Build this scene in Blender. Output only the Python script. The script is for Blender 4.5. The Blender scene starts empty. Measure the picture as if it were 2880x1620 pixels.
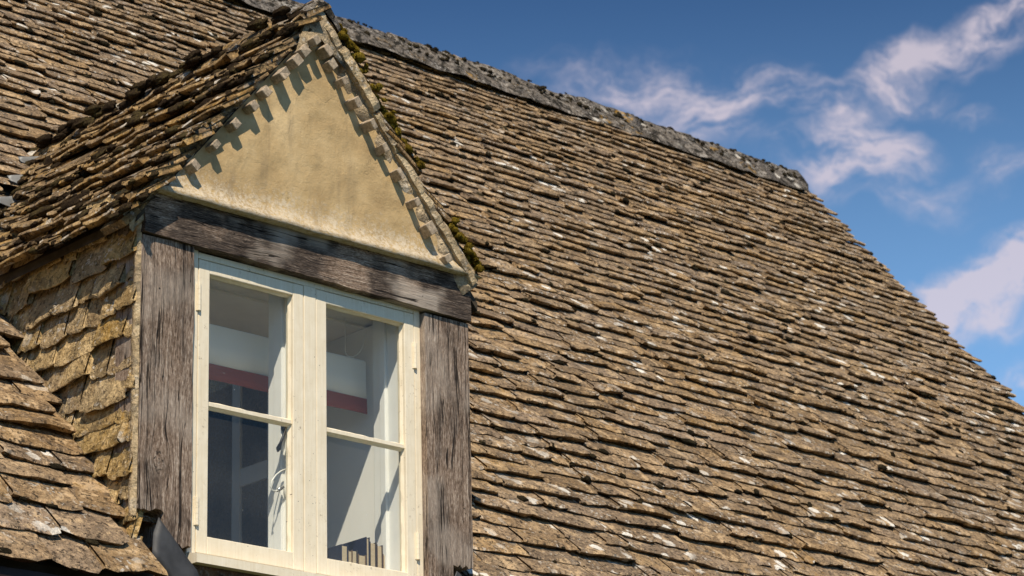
import bpy, bmesh, math, random
import numpy as np
from mathutils import Matrix, Vector, noise as mnoise

# ------------------------------------------------------------------ camera, sky, sun, exposure
scn = bpy.context.scene
COL = scn.collection
R = math.radians
CAM = Vector((-4.8934, -7.0214, -1.7489))
YAW, PIT, ROL, FPX = R(42.849), R(19.1023), R(-1.5849), 7870.94          # FPX: focal length for a 2880 px wide frame
fw = Vector((math.sin(YAW)*math.cos(PIT), math.cos(YAW)*math.cos(PIT), math.sin(PIT)))
rt = Vector((math.cos(YAW), -math.sin(YAW), 0)); up = rt.cross(fw)
rt, up = rt*math.cos(ROL)+up*math.sin(ROL), up*math.cos(ROL)-rt*math.sin(ROL)
cam = bpy.data.cameras.new('camera'); camo = bpy.data.objects.new('camera', cam); COL.objects.link(camo)
camo.matrix_world = Matrix(((rt.x, up.x, -fw.x, CAM.x), (rt.y, up.y, -fw.y, CAM.y), (rt.z, up.z, -fw.z, CAM.z), (0, 0, 0, 1)))
cam.sensor_width = 36; cam.lens = FPX*36/2880; cam.clip_start = .1; cam.clip_end = 3000
cam.dof.use_dof = True; cam.dof.focus_distance = 9.35; cam.dof.aperture_fstop = 8.0
scn.camera = camo
def ray(px, py): return fw + rt*((px-1440)/FPX) - up*((py-810)/FPX)
def hit(px, py, n, o):                                                    # photo pixel -> point on a known plane
    d = ray(px, py); n = Vector(n); return CAM + d*(((Vector(o)-CAM).dot(n))/d.dot(n))
def proj(w):
    d = Vector(w)-CAM; z = d.dot(fw); return 1440+FPX*d.dot(rt)/z, 810-FPX*d.dot(up)/z

SUN_AZ, SUN_EL = R(40), R(50.5)                                           # light travels towards +X +Y, down
sdir = Vector((math.sin(SUN_AZ)*math.cos(SUN_EL), math.cos(SUN_AZ)*math.cos(SUN_EL), -math.sin(SUN_EL)))
sl = bpy.data.lights.new('sun', 'SUN'); so = bpy.data.objects.new('sun', sl); COL.objects.link(so)
so.rotation_euler = sdir.to_track_quat('-Z', 'Y').to_euler(); so.location = (-6, -8, 12)
sl.energy = 5.0; sl.angle = R(.53); sl.color = (1.0, .89, .72)
scn.view_settings.view_transform = 'Standard'; scn.view_settings.look = 'None'
scn.view_settings.exposure = 0.12; scn.view_settings.gamma = 1.0

class T:                                                                  # small node-tree writer
    def __init__(s, nt): s.nt = nt; s.N = nt.nodes; s.L = nt.links
    def n(s, typ, ins=None, **props):
        nd = s.N.new(typ)
        for k, v in props.items(): setattr(nd, k, v)
        for k, v in (ins or {}).items():
            sock = nd.inputs[k]
            if isinstance(v, bpy.types.NodeSocket): s.L.new(v, sock)
            else: sock.default_value = v
        return nd
    def m(s, op, a, b=0.0, c=None, clamp=False):
        ins = {0: a, 1: b}
        if c is not None: ins[2] = c
        return s.n('ShaderNodeMath', ins, operation=op, use_clamp=clamp).outputs[0]
    def vm(s, op, a, b=(0, 0, 0), out=0, scale=None):
        ins = {0: a, 1: b}
        if scale is not None: ins['Scale'] = scale
        return s.n('ShaderNodeVectorMath', ins, operation=op).outputs[out]
    def mr(s, v, a, b, c=0.0, d=1.0, smooth=True):
        return s.n('ShaderNodeMapRange', {'Value': v, 'From Min': a, 'From Max': b, 'To Min': c, 'To Max': d},
                   interpolation_type='SMOOTHSTEP' if smooth else 'LINEAR').outputs[0]
    def noise(s, vec, scale, detail=3.0, rough=.5, dist=0.0):
        return s.n('ShaderNodeTexNoise', {'Vector': vec, 'Scale': scale, 'Detail': detail, 'Roughness': rough, 'Distortion': dist}).outputs[0]
    def noisec(s, vec, scale, detail=3.0):
        return s.n('ShaderNodeTexNoise', {'Vector': vec, 'Scale': scale, 'Detail': detail}).outputs[1]
    def voro(s, vec, scale, rand=1.0):
        return s.n('ShaderNodeTexVoronoi', {'Vector': vec, 'Scale': scale, 'Randomness': rand}).outputs[0]
    def mix(s, f, a, b, blend='MIX'):
        nd = s.N.new('ShaderNodeMix'); nd.data_type = 'RGBA'; nd.blend_type = blend
        for i, v in ((0, f), (6, a), (7, b)):
            if isinstance(v, bpy.types.NodeSocket): s.L.new(v, nd.inputs[i])
            else: nd.inputs[i].default_value = v if i == 0 else (*v[:3], 1)
        return nd.outputs[2]
    def ramp(s, f, stops):
        nd = s.n('ShaderNodeValToRGB', {0: f}); e = nd.color_ramp.elements
        while len(e) < len(stops): e.new(.5)
        for el, (p, c) in zip(e, stops): el.position = p; el.color = (*c, 1)
        return nd.outputs[0]

world = bpy.data.worlds.new('World'); scn.world = world; world.use_nodes = True
def build_world():
    nt = world.node_tree; nt.nodes.clear(); t = T(nt)
    sky = t.n('ShaderNodeTexSky', sky_type='NISHITA', sun_disc=False, sun_elevation=SUN_EL,
              sun_rotation=math.atan2(-sdir.x, -sdir.y), altitude=200, air_density=1.15, dust_density=.6, ozone_density=3.0)
    d = t.n('ShaderNodeTexCoord').outputs['Generated']
    sp = t.n('ShaderNodeSeparateXYZ', {0: d})
    el = t.m('ARCSINE', sp.outputs[2]); az = t.m('ARCTAN2', sp.outputs[0], sp.outputs[1])
    # banks of thin cloud, laid out by azimuth and elevation (degrees)
    ang = t.n('ShaderNodeCombineXYZ', {0: t.m('MULTIPLY', az, 57.2958), 1: t.m('MULTIPLY', el, 57.2958)}).outputs[0]
    wob = t.vm('SCALE', t.vm('SUBTRACT', t.noisec(ang, .5, 6.0), (.5, .5, .5)), scale=2.2)
    angw = t.vm('ADD', ang, wob)
    tot = None
    def bank(px, py, rx, ry, rot, amt):
        nonlocal tot
        dd = ray(px, py).normalized(); a0 = math.degrees(math.atan2(dd.x, dd.y)); e0 = math.degrees(math.asin(dd.z))
        k = 57.2958/FPX
        mp = t.n('ShaderNodeMapping', {'Vector': angw, 'Location': (a0, e0, 0), 'Rotation': (0, 0, R(rot)), 'Scale': (rx*k, ry*k, 1)}, vector_type='TEXTURE')
        g = t.m('MULTIPLY', t.n('ShaderNodeTexGradient', {0: mp.outputs[0]}, gradient_type='SPHERICAL').outputs[0], amt*1.12)
        tot = g if tot is None else t.m('ADD', tot, g)
    for b in BANKS: bank(*b)
    fine = t.noise(t.n('ShaderNodeMapping', {'Vector': angw, 'Rotation': (0, 0, R(-20)), 'Scale': (.55, 1.5, 1)}).outputs[0], .75, 9.0, .66)
    broad = t.noise(t.n('ShaderNodeMapping', {'Vector': angw, 'Scale': (.35, .9, 1)}).outputs[0], .16, 5.0, .55)
    elsewhere = t.mr(broad, .58, .78, 0, .35)
    body = t.m('ADD', tot, t.m('MULTIPLY', elsewhere, .5))
    mask = t.m('MULTIPLY', body, t.mr(fine, .30, .72, .10, 1.5), clamp=True)
    mask = t.m('MULTIPLY', t.mr(mask, .0, 1.3), .82)
    tint = t.mix(1.0, sky.outputs[0], SKY_TINT, 'MULTIPLY')
    tint = t.mix(t.mr(t.m('MULTIPLY', el, 57.2958), 27.5, 9.0, 0, .95), tint, HAZE_AIR)      # pale air thickening towards the horizon, all round
    c = t.mix(mask, tint, CLOUD)
    bg = t.n('ShaderNodeBackground', {0: c, 1: SKY_STRENGTH})
    t.L.new(bg.outputs[0], t.n('ShaderNodeOutputWorld').inputs[0])
SKY_STRENGTH = .066
SKY_TINT = (.34, .57, .84)
HAZE_AIR = (4.6, 9.2, 15.8)
CLOUD = (10.6, 9.2, 10.0)
# (photo px x, y, half-length, half-height, tilt, strength)
BANKS = [(2560, 165, 420, 95, 24, 1.1), (2860, 30, 260, 110, 35, 1.2), (1780, 250, 360, 130, 6, 1.0), (2010, 330, 330, 130, 20, 1.05), (2290, 440, 260, 120, -10, .8), (2230, 290, 220, 75, -18, .8),
         (2470, 405, 200, 110, -12, 1.25), (2390, 520, 190, 90, -8, .7), (2620, 560, 240, 90, -12, .6), (2830, 480, 180, 80, -15, .6), (2600, 260, 190, 60, 0, .6),
         (2800, 800, 330, 120, 26, 1.45), (2640, 850, 200, 70, 15, .7), (2840, 920, 160, 60, 5, .5), (2860, 1060, 170, 80, 0, .9), (1520, 170, 220, 60, 0, .35), (2750, 330, 120, 40, -15, .6)]
build_world()

# ------------------------------------------------------------------ helpers
rng = random.Random(7)
def fbm(x, y, z=0.0): return mnoise.fractal(Vector((x, y, z)), 1.0, 2.0, 3)
def tag(o, label=None, cat=None, group=None, kind=None):
    if label: o['label'] = label
    if cat: o['category'] = cat
    if group: o['group'] = group
    if kind: o['kind'] = kind
    return o
BASE = {}
def thing(name, label, cat, loc, group=None):
    o = bpy.data.objects.new(name, None); COL.objects.link(o); o.location = loc; o.empty_display_size = .1
    BASE[o.name] = Matrix.Translation(Vector(loc)); tag(o, label, cat, group); return o
def link(name, me, parent=None, mat=None, mw=None):
    o = bpy.data.objects.new(name, me); COL.objects.link(o)
    if mat is not None and not me.materials: me.materials.append(mat)
    if mw is not None: o.matrix_basis = mw
    if parent is not None:
        o.parent = parent
        if parent.name in BASE: o.matrix_parent_inverse = BASE[parent.name].inverted()
    return o
class MB:                                                                  # collects geometry, builds ONE mesh object
    def __init__(s): s.v = []; s.f = []; s.sm = []
    def add(s, vs, fs, smooth=False):
        b = len(s.v); s.v += [tuple(p) for p in vs]; s.f += [tuple(i+b for i in q) for q in fs]; s.sm += [smooth]*len(fs); return s
    def box(s, x0, x1, y0, y1, z0, z1, bev=0.0, M=None):
        bm = bmesh.new(); bmesh.ops.create_cube(bm, size=1.0)
        for v in bm.verts: v.co = Vector(((x0+x1)/2+v.co.x*(x1-x0), (y0+y1)/2+v.co.y*(y1-y0), (z0+z1)/2+v.co.z*(z1-z0)))
        if bev > 0: bmesh.ops.bevel(bm, geom=bm.edges[:], offset=bev, segments=2, affect='EDGES', profile=.5)
        if M is not None: bm.transform(M)
        bm.verts.index_update(); s.add([v.co for v in bm.verts], [[v.index for v in f.verts] for f in bm.faces]); bm.free(); return s
    def prism(s, poly, y0, y1):                                            # polygon in XZ (counter-clockwise seen from -Y), pulled along Y
        n = len(poly)
        vs = [(x, y0, z) for x, z in poly]+[(x, y1, z) for x, z in poly]
        return s.add(vs, [list(range(n)), list(range(2*n-1, n-1, -1))]+[[(i+1) % n, i, n+i, n+(i+1) % n] for i in range(n)])
    def tube(s, pts, r, k=8, sm=True):
        pts = [Vector(p) for p in pts]; vs = []; fs = []
        for i, p in enumerate(pts):
            d = (pts[min(i+1, len(pts)-1)]-pts[max(i-1, 0)]).normalized()
            a = d.orthogonal().normalized() if i == 0 else (a-d*a.dot(d)).normalized()
            b = d.cross(a); rr = r[i] if isinstance(r, (list, tuple)) else r
            vs += [p+(a*math.cos(j*2*math.pi/k)+b*math.sin(j*2*math.pi/k))*rr for j in range(k)]
        for i in range(len(pts)-1):
            fs += [[i*k+j, i*k+(j+1) % k, (i+1)*k+(j+1) % k, (i+1)*k+j] for j in range(k)]
        fs += [list(range(k-1, -1, -1)), [(len(pts)-1)*k+j for j in range(k)]]
        return s.add(vs, fs, sm)
    def mesh(s, name):
        me = bpy.data.meshes.new(name); me.from_pydata(s.v, [], s.f); me.polygons.foreach_set('use_smooth', s.sm); me.update(); return me
    def build(s, name, mat, parent=None): return link(name, s.mesh(name), parent, mat)

# ------------------------------------------------------------------ materials
def new_mat(name):
    m = bpy.data.materials.new(name); m.use_nodes = True; m.node_tree.nodes.clear(); return m, T(m.node_tree)
def finish(t, col, rough=.9, bump=None, bstr=.6, bdist=.01, spec=.25, metal=0.0):
    ins = {'Base Color': col if isinstance(col, bpy.types.NodeSocket) else (*col, 1), 'Roughness': rough, 'Specular IOR Level': spec, 'Metallic': metal}
    if bump is not None: ins['Normal'] = t.n('ShaderNodeBump', {'Strength': bstr, 'Distance': bdist, 'Height': bump}).outputs[0]
    b = t.n('ShaderNodeBsdfPrincipled', ins); t.L.new(b.outputs[0], t.n('ShaderNodeOutputMaterial').inputs[0])
def stone_mat(name, c1, c2, c3, white=.5, orange=.3, black=.5, vary=.6, rnd_tile=True, BLK=.60):
    m, t = new_mat(name)
    pos = t.n('ShaderNodeNewGeometry').outputs['Position']
    rnd = t.m('FRACT', t.m('ADD', t.n('ShaderNodeAttribute', attribute_name='rnd').outputs['Fac'], t.n('ShaderNodeObjectInfo').outputs['Random']))
    if not rnd_tile: rnd = t.noise(pos, 2.0, 1.0)
    off = t.vm('SCALE', (13.1, 7.7, 5.3), scale=rnd); p2 = t.vm('ADD', pos, off)
    a = t.noise(p2, 7.0, 6.0, .68)
    col = t.ramp(a, [(.30, c1), (.50, c2), (.70, c3)])
    col = t.mix(t.mr(rnd, .55, 1.0, 0, .55), col, tuple(v*.62 for v in (c2[0]*1.02, c2[1], c2[2]*1.12)))
    r2 = t.m('FRACT', t.m('MULTIPLY', rnd, 17.31))
    col = t.n('ShaderNodeHueSaturation', {'Color': col, 'Value': t.mr(r2, 0, 1, 1-vary*.5, 1+vary*.42, False), 'Saturation': t.mr(rnd, 0, 1, 1.12, .82, False)}).outputs[0]
    broad = t.noise(pos, .8, 3.0, .6)                                          # weathering drifts across the whole slope
    col = t.mix(t.mr(broad, .42, .62, 0, .35), col, tuple(v*.72 for v in (c2[0]*.95, c2[1], c2[2]*1.15)))
    patch = t.noise(p2, 13.0, 5.0, .62, .5)
    col = t.mix(t.mr(patch, .50, .60, 0, .75), col, (c2[0]*.52, c2[1]*.55, c2[2]*.64))
    col = t.mix(t.mr(patch, .45, .36, 0, .70), col, tuple(min(1, v*1.2) for v in c3))
    g = t.noise(p2, 70.0, 5.0, .75)
    col = t.mix(t.mr(g, .52, .68, 0, .55), col, tuple(min(1, v*1.55) for v in c3))
    col = t.mix(t.mr(t.noise(p2, 52.0, 6.0, .78), .52, .60, 0, .92*min(1, black*1.4)), col, (.024, .018, .013))
    bl = t.mr(t.noise(p2, 20.0, 5.0, .7, .6), BLK, BLK+.07, 0, 1.0)
    col = t.mix(t.m('MULTIPLY', bl, black), col, (.022, .019, .014))
    # crusty white lichen discs
    dp = t.vm('ADD', p2, t.vm('SCALE', t.vm('SUBTRACT', t.noisec(p2, 55.0, 3.0), (.5, .5, .5)), scale=.035))
    zone = t.m('MULTIPLY', t.mr(t.noise(pos, 1.5, 4.0, .6), .42, .58, .30, 1), t.mr(t.noise(p2, 3.1, 2.0), .48, .62))
    w1 = t.m('MULTIPLY', t.mr(t.voro(dp, 11.0), .34, .27), zone)
    w2 = t.m('MULTIPLY', t.mr(t.voro(dp, 46.0), .34, .24), t.mr(t.noise(p2, 6.5, 2.0), .50, .62))
    w = t.m('MULTIPLY', t.m('MAXIMUM', w1, t.m('MULTIPLY', w2, .50)), t.mr(t.noise(p2, 130.0, 2.0), .28, .46, .55, 1))
    col = t.mix(t.m('MULTIPLY', w, white), col, (.84, .79, .70))
    o = t.m('MULTIPLY', t.mr(t.noise(p2, 5.0, 2.0), .60, .70), t.mr(t.noise(p2, 34.0, 4.0, .6), .50, .60))
    col = t.mix(t.m('MULTIPLY', o, orange), col, (.46, .25, .035))
    h = t.m('ADD', t.m('MULTIPLY', t.noise(p2, 22.0, 7.0, .66), 1.0), t.m('MULTIPLY', g, .30))
    strata = t.noise(t.n('ShaderNodeMapping', {'Vector': p2, 'Scale': (1, 1, 1)}).outputs[0], 60.0, 3.0, .6)
    h = t.m('ADD', h, t.m('MULTIPLY', strata, .35))
    finish(t, col, .92, h, .95, .024, .15); return m
M = {}
M['tile'] = stone_mat('roof_stone', (.150, .095, .050), (.330, .222, .124), (.53, .375, .218), white=1.0, orange=.25, black=.85, vary=.46)
M['tile_dormer'] = stone_mat('dormer_stone', (.11, .068, .032), (.27, .172, .076), (.45, .305, .145), white=.75, orange=.45, black=.85)
M['tile_cheek'] = stone_mat('cheek_stone', (.25, .155, .062), (.48, .325, .145), (.66, .48, .25), white=1.0, orange=.45, black=.55, vary=.30)
M['ridge'] = stone_mat('ridge_stone', (.095, .076, .055), (.19, .160, .128), (.33, .295, .255), white=.7, orange=.6, black=1.0, vary=.5, BLK=.49)
M['mortar'] = stone_mat('lime_mortar', (.36, .26, .14), (.52, .39, .23), (.64, .51, .33), white=.7, orange=.25, black=.30, vary=.2)
M['wall'] = stone_mat('wall_stone', (.10, .055, .03), (.17, .09, .05), (.22, .13, .07), white=.2, orange=.1, black=.5)

def oak(name, along):                                                      # weathered oak, grain along one axis
    m, t = new_mat(name)
    co = t.n('ShaderNodeTexCoord').outputs['Object']
    sp = t.n('ShaderNodeSeparateXYZ', {0: co})
    gx, gz = (sp.outputs[0], sp.outputs[2]) if along == 'Z' else (sp.outputs[2], sp.outputs[0])
    wx = t.m('ADD', gx, t.m('MULTIPLY', t.m('SUBTRACT', t.noise(co, 3.2, 2.0), .5), .028))
    knots = [(.075, .655, .028)] if along == 'Z' else [(1.478, .72, .02), (1.47, .40, .016)]
    ring = None
    for kx, kz, kr in knots:                                               # the grain bends round the knots
        dx = t.m('SUBTRACT', gx, kx); dz = t.m('MULTIPLY', t.m('SUBTRACT', gz, kz), .55)
        r = t.m('SQRT', t.m('ADD', t.m('MULTIPLY', dx, dx), t.m('MULTIPLY', dz, dz)))
        fall = t.mr(r, kr*2.6, 0, 0, 1)
        wx = t.m('ADD', wx, t.m('MULTIPLY', t.m('MULTIPLY', dx, fall), -.7))
        rg = t.m('MULTIPLY', t.mr(t.m('SINE', t.m('MULTIPLY', t.m('ADD', r, t.m('MULTIPLY', t.noise(co, 45.0, 4.0, .6), .030)), 430.0)), .2, 1.0), t.mr(r, kr, kr*.6))
        ring = rg if ring is None else t.m('MAXIMUM', ring, rg)
    def gn(sx, sz, sc, det, ro): return t.noise(t.n('ShaderNodeCombineXYZ', {0: t.m('MULTIPLY', wx, sx), 1: t.m('MULTIPLY', sp.outputs[1], sx), 2: t.m('MULTIPLY', gz, sz)}).outputs[0], sc, det, ro)
    fine = gn(1, .07, 330.0, 6.0, .72); mid = gn(1, .06, 95.0, 5.0, .7); streak = gn(1, .16, 13.0, 5.0, .65); fleck = gn(1, .30, 260.0, 3.0, .6)
    blot = t.noise(co, 5.5 if along == 'Z' else 4.2, 3.0, .55)
    col = t.ramp(t.m('ADD', t.m('ADD', t.m('MULTIPLY', fine, .40), t.m('MULTIPLY', mid, .28)), t.m('MULTIPLY', fleck, .32)), [(.39, (.055, .034, .023)), (.47, (.200, .138, .098)), (.535, (.330, .245, .185)), (.61, (.58, .47, .375))])
    dark = t.m('ADD', t.m('MULTIPLY', streak, .6), t.m('MULTIPLY', blot, .4))
    if along == 'Z': dk = t.mr(dark, .46, .60, 0, .72)
    else: dk = t.mr(t.m('ADD', t.m('MULTIPLY', blot, .85), t.m('MULTIPLY', streak, .25)), .43, .55, 0, .95)
    col = t.mix(t.m('MULTIPLY', dk, t.mr(fine, .35, .66, 1.0, .62)), col, (.030, .024, .022))
    col = t.mix(t.mr(t.noise(t.vm('ADD', co, (3.7, 0, 1.9)), 3.4, 3.0), .50, .62, 0, .72 if along == 'X' else .35), col, t.mix(mid, (.30, .24, .19), (.62, .54, .46)))
    col = t.mix(t.mr(t.voro(t.vm('MULTIPLY', co, (1, 0, 1)), 13.0), .060, .035, 0, .9), col, (.012, .010, .009))
    col = t.mix(t.m('MULTIPLY', t.m('MULTIPLY', ring, t.mr(t.noise(co, 60.0, 3.0), .38, .55)), .9), col, (.02, .016, .014))
    ck = t.m('ABSOLUTE', t.m('SUBTRACT', gn(1, .035, 26.0, 3.0, .55), .5)); split = t.m('MULTIPLY', t.mr(ck, .013, .005), t.mr(t.noise(co, 4.0, 2.0), .42, .50))
    col = t.mix(t.m('MULTIPLY', split, .92), col, (.012, .009, .008))
    h = t.m('SUBTRACT', t.m('ADD', t.m('MULTIPLY', mid, .8), t.m('MULTIPLY', fine, .5)), t.m('MULTIPLY', split, .9))
    finish(t, col, .88, h, .8, .008, .15); return m
M['oak_post'] = oak('weathered_oak_upright', 'Z'); M['oak_lintel'] = oak('weathered_oak_level', 'X')

def simple(name, col, rough=.6, nscale=30.0, amp=.12, bstr=.15, bdist=.004, spec=.3, metal=0.0, dirt=0.0):
    m, t = new_mat(name); co = t.n('ShaderNodeTexCoord').outputs['Object']
    a = t.noise(co, nscale, 5.0, .6)
    c = t.mix(t.mr(a, .3, .7, 0, 1, False), tuple(v*(1-amp) for v in col), tuple(min(1, v*(1+amp)) for v in col))
    if dirt: c = t.mix(t.m('MULTIPLY', t.mr(t.noise(co, 60.0, 6.0, .75), .60, .74), dirt), c, (.10, .075, .045))
    finish(t, c, rough, a, bstr, bdist, spec, metal); return m
def paint():
    m, t = new_mat('cream_paint'); co = t.n('ShaderNodeTexCoord').outputs['Object']
    def st(sc): return t.n('ShaderNodeMapping', {'Vector': co, 'Scale': sc}).outputs[0]
    brush = t.m('ADD', t.m('MULTIPLY', t.noise(st((1, 1, .05)), 150.0, 3.0, .6), .6), t.m('MULTIPLY', t.noise(co, 22.0, 5.0, .6), .6))
    c = t.mix(t.mr(brush, .40, .80, 0, 1, False), (.75, .645, .465), (.87, .775, .605))
    grime = t.m('MULTIPLY', t.mr(t.noise(co, 70.0, 6.0, .78), .57, .70), t.mr(t.noise(co, 5.0, 3.0), .45, .62, .12, .85))
    c = t.mix(grime, c, (.26, .19, .11))
    c = t.mix(t.mr(t.voro(t.vm('MULTIPLY', co, (1, .3, 1)), 24.0), .055, .030, 0, .8), c, (.08, .055, .035))
    flake = t.m('MULTIPLY', t.mr(t.noise(co, 36.0, 6.0, .8), .63, .66), t.mr(t.noise(co, 3.3, 2.0), .52, .62))
    c = t.mix(flake, c, (.34, .26, .18))
    finish(t, c, .5, t.m('SUBTRACT', brush, t.m('MULTIPLY', flake, .4)), .35, .003, .35); return m
M['paint'] = paint()
M['white'] = simple('white_paint', (.86, .85, .81), .45, 12.0, .03, .1, .002)
M['batten'] = simple('grey_batten_wood', (.36, .285, .205), .9, 90.0, .45, .5, .004, .1, dirt=.5)
M['lead'] = simple('lead_sheet', (.052, .052, .053), .6, 14.0, .4, .35, .004, .4, .25)
M['lead_pale'] = simple('weathered_lead', (.20, .20, .195), .55, 12.0, .3, .3, .004, .4, .2)
M['iron'] = simple('dark_painted_iron', (.030, .016, .012), .55, 20.0, .3, .3, .003)
M['black'] = simple('black_iron', (.012, .012, .013), .35, 40.0, .2, .2, .001, .5)
M['steel'] = simple('steel', (.5, .5, .5), .3, 40.0, .1, .1, .001, .5, .9)
M['plastic'] = simple('white_plastic', (.78, .76, .70), .35, 10.0, .02, .05, .001, .5)
M['ceiling'] = simple('room_plaster', (.80, .73, .62), .9, 8.0, .06, .2, .003)
M['roomwall'] = simple('pale_room_paint', (.87, .85, .80), .8, 6.0, .03, .1, .002)
M['door'] = simple('dark_grey_door_paint', (.64, .58, .50), .5, 8.0, .06, .1, .002)
M['floor'] = simple('pale_floor', (.60, .54, .46), .6, 10.0, .2, .2, .003)
M['deck'] = simple('roof_bedding', (.055, .042, .028), .95, 18.0, .4, .6, .01)
M['page'] = simple('book_paper', (.50, .40, .26), .9, 200.0, .15, .3, .001)
def cloth(name, col, herring):
    m, t = new_mat(name); co = t.n('ShaderNodeTexCoord').outputs['Object']; sp = t.n('ShaderNodeSeparateXYZ', {0: co})
    zig = t.m('ABSOLUTE', t.m('SUBTRACT', t.m('FRACT', t.m('MULTIPLY', sp.outputs[0], 38.0)), .5))
    w = t.m('SINE', t.m('MULTIPLY', t.m('ADD', sp.outputs[2], t.m('MULTIPLY', zig, .022)), 900.0 if herring else 1600.0))
    k = t.mr(w, -1, 1, 0, 1, False)
    c = t.mix(k, tuple(v*(.60 if herring else .95) for v in col), tuple(min(1, v*(1.35 if herring else 1.03)) for v in col))
    finish(t, c, .95, k, .3, .001, .05); return m
M['blind'] = cloth('blind_linen', (.92, .87, .77), False); M['blind_red'] = cloth('red_herringbone_tape', (.34, .085, .065), True)

def render_plaster():
    m, t = new_mat('ochre_render'); co = t.n('ShaderNodeTexCoord').outputs['Object']; sp = t.n('ShaderNodeSeparateXYZ', {0: co})
    a = t.noise(co, 4.5, 5.0, .6); f = t.noise(co, 160.0, 4.0, .7); c2 = t.noise(co, 28.0, 6.0, .7)
    col = t.ramp(a, [(.32, (.375, .258, .128)), (.50, (.505, .358, .182)), (.68, (.61, .452, .248))])
    col = t.mix(t.mr(c2, .54, .70, 0, .35), col, (.30, .22, .12))
    col = t.mix(t.mr(f, .58, .76, 0, .5), col, (.66, .55, .35))
    # pale lichen crust that grows up from the bottom edge
    z = sp.outputs[2]; edge = t.m('ADD', z, t.m('MULTIPLY', t.m('SUBTRACT', t.noise(co, 6.0, 4.0, .6), .5), .16))
    zone = t.mr(edge, 1.76, 1.57)
    crust = t.m('MULTIPLY', t.mr(t.m('ADD', t.noise(co, 70.0, 6.0, .8), t.m('MULTIPLY', zone, .16)), .54, .70), zone)
    col = t.mix(t.m('MULTIPLY', crust, .85), col, (.62, .53, .40))
    col = t.mix(t.m('MULTIPLY', t.m('MULTIPLY', t.mr(t.noise(co, 30.0, 4.0, .7), .52, .66), zone), .5), col, (.46, .30, .10))
    col = t.mix(t.m('MULTIPLY', t.mr(t.noise(co, 75.0, 5.0, .75), .60, .68), t.mr(edge, 1.74, 1.60, .12, .75)), col, (.16, .12, .07))
    run = t.noise(t.n('ShaderNodeMapping', {'Vector': co, 'Scale': (1, 1, .13)}).outputs[0], 17.0, 4.0, .6)
    col = t.mix(t.mr(run, .55, .72, 0, .38), col, (.27, .20, .12))
    dco = t.vm('ADD', co, t.vm('SCALE', t.vm('SUBTRACT', t.noisec(co, 7.0, 4.0), (.5, .5, .5)), scale=.16))
    vo = t.n('ShaderNodeTexVoronoi', {'Vector': dco, 'Scale': 2.6}, feature='DISTANCE_TO_EDGE').outputs[0]
    crack = t.m('MULTIPLY', t.mr(vo, .007, .001), t.mr(t.noise(co, 2.7, 2.0), .50, .56))
    col = t.mix(t.m('MULTIPLY', crack, .16), col, (.16, .115, .065))
    trowel = t.noise(t.n('ShaderNodeMapping', {'Vector': dco, 'Rotation': (0, R(35), 0), 'Scale': (1, 1, .4)}).outputs[0], 13.0, 3.0, .5)
    h = t.m('ADD', t.m('MULTIPLY', c2, .8), t.m('MULTIPLY', f, .35)); h = t.m('ADD', h, t.m('MULTIPLY', crust, .25))
    h = t.m('SUBTRACT', t.m('ADD', h, t.m('MULTIPLY', trowel, 1.1)), t.m('MULTIPLY', crack, .12))
    finish(t, col, .93, h, .55, .008, .1); return m
M['render'] = render_plaster()
def glass_mat():
    m, t = new_mat('old_window_glass'); co = t.n('ShaderNodeTexCoord').outputs['Object']
    bump = t.n('ShaderNodeBump', {'Strength': .05, 'Distance': .004, 'Height': t.noise(co, 5.0, 1.0)}).outputs[0]
    ge = t.n('ShaderNodeNewGeometry'); cs = t.m('ABSOLUTE', t.vm('DOT_PRODUCT', ge.outputs['Normal'], ge.outputs['Incoming'], out=1))
    fr = t.m('ADD', .05, t.m('MULTIPLY', .95, t.m('POWER', t.m('SUBTRACT', 1.0, cs, clamp=True), 5.0)))      # both faces of a thin pane
    gl = t.n('ShaderNodeBsdfGlossy', {'Color': (1, 1, 1, 1), 'Roughness': .0, 'Normal': bump})
    tr = t.n('ShaderNodeBsdfTransparent', {'Color': (.93, .95, .94, 1)})
    dust = t.n('ShaderNodeBsdfDiffuse', {'Color': (.8, .78, .72, 1)})
    mx = t.n('ShaderNodeMixShader', {0: t.m('MULTIPLY', fr, .6), 1: tr.outputs[0], 2: gl.outputs[0]})
    fl = t.m('MULTIPLY', t.mr(t.voro(t.vm('MULTIPLY', co, (1, 0, 1)), 26.0), .045, .025), t.mr(t.noise(co, 9.0, 1.0), .5, .6))
    dm = t.m('ADD', t.m('MULTIPLY', fl, .7), t.mr(t.noise(co, 4.0, 4.0), .3, .7, .018, .036))
    m2 = t.n('ShaderNodeMixShader', {0: dm, 1: mx.outputs[0], 2: dust.outputs[0]})
    t.L.new(m2.outputs[0], t.n('ShaderNodeOutputMaterial').inputs[0]); return m
M['glass'] = glass_mat()
def moss_mat(name, a, b, c):
    m, t = new_mat(name); pos = t.n('ShaderNodeNewGeometry').outputs['Position']
    col = t.ramp(t.m('ADD', t.m('MULTIPLY', t.noise(pos, 9.0, 3.0), .5), t.m('MULTIPLY', t.noise(pos, 130.0, 4.0, .7), .5)), [(.36, a), (.50, b), (.64, c)])
    finish(t, col, 1.0, t.noise(pos, 190.0, 4.0, .75), 1.0, .012, .0); return m
M['moss_dark'] = moss_mat('dark_moss', (.012, .010, .007), (.030, .024, .015), (.070, .056, .030))
M['moss_brown'] = moss_mat('brown_olive_moss', (.016, .011, .008), (.048, .033, .021), (.125, .096, .038))
M['moss_gold'] = moss_mat('yellow_green_moss', (.06, .04, .008), (.17, .115, .016), (.30, .22, .035))

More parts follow.
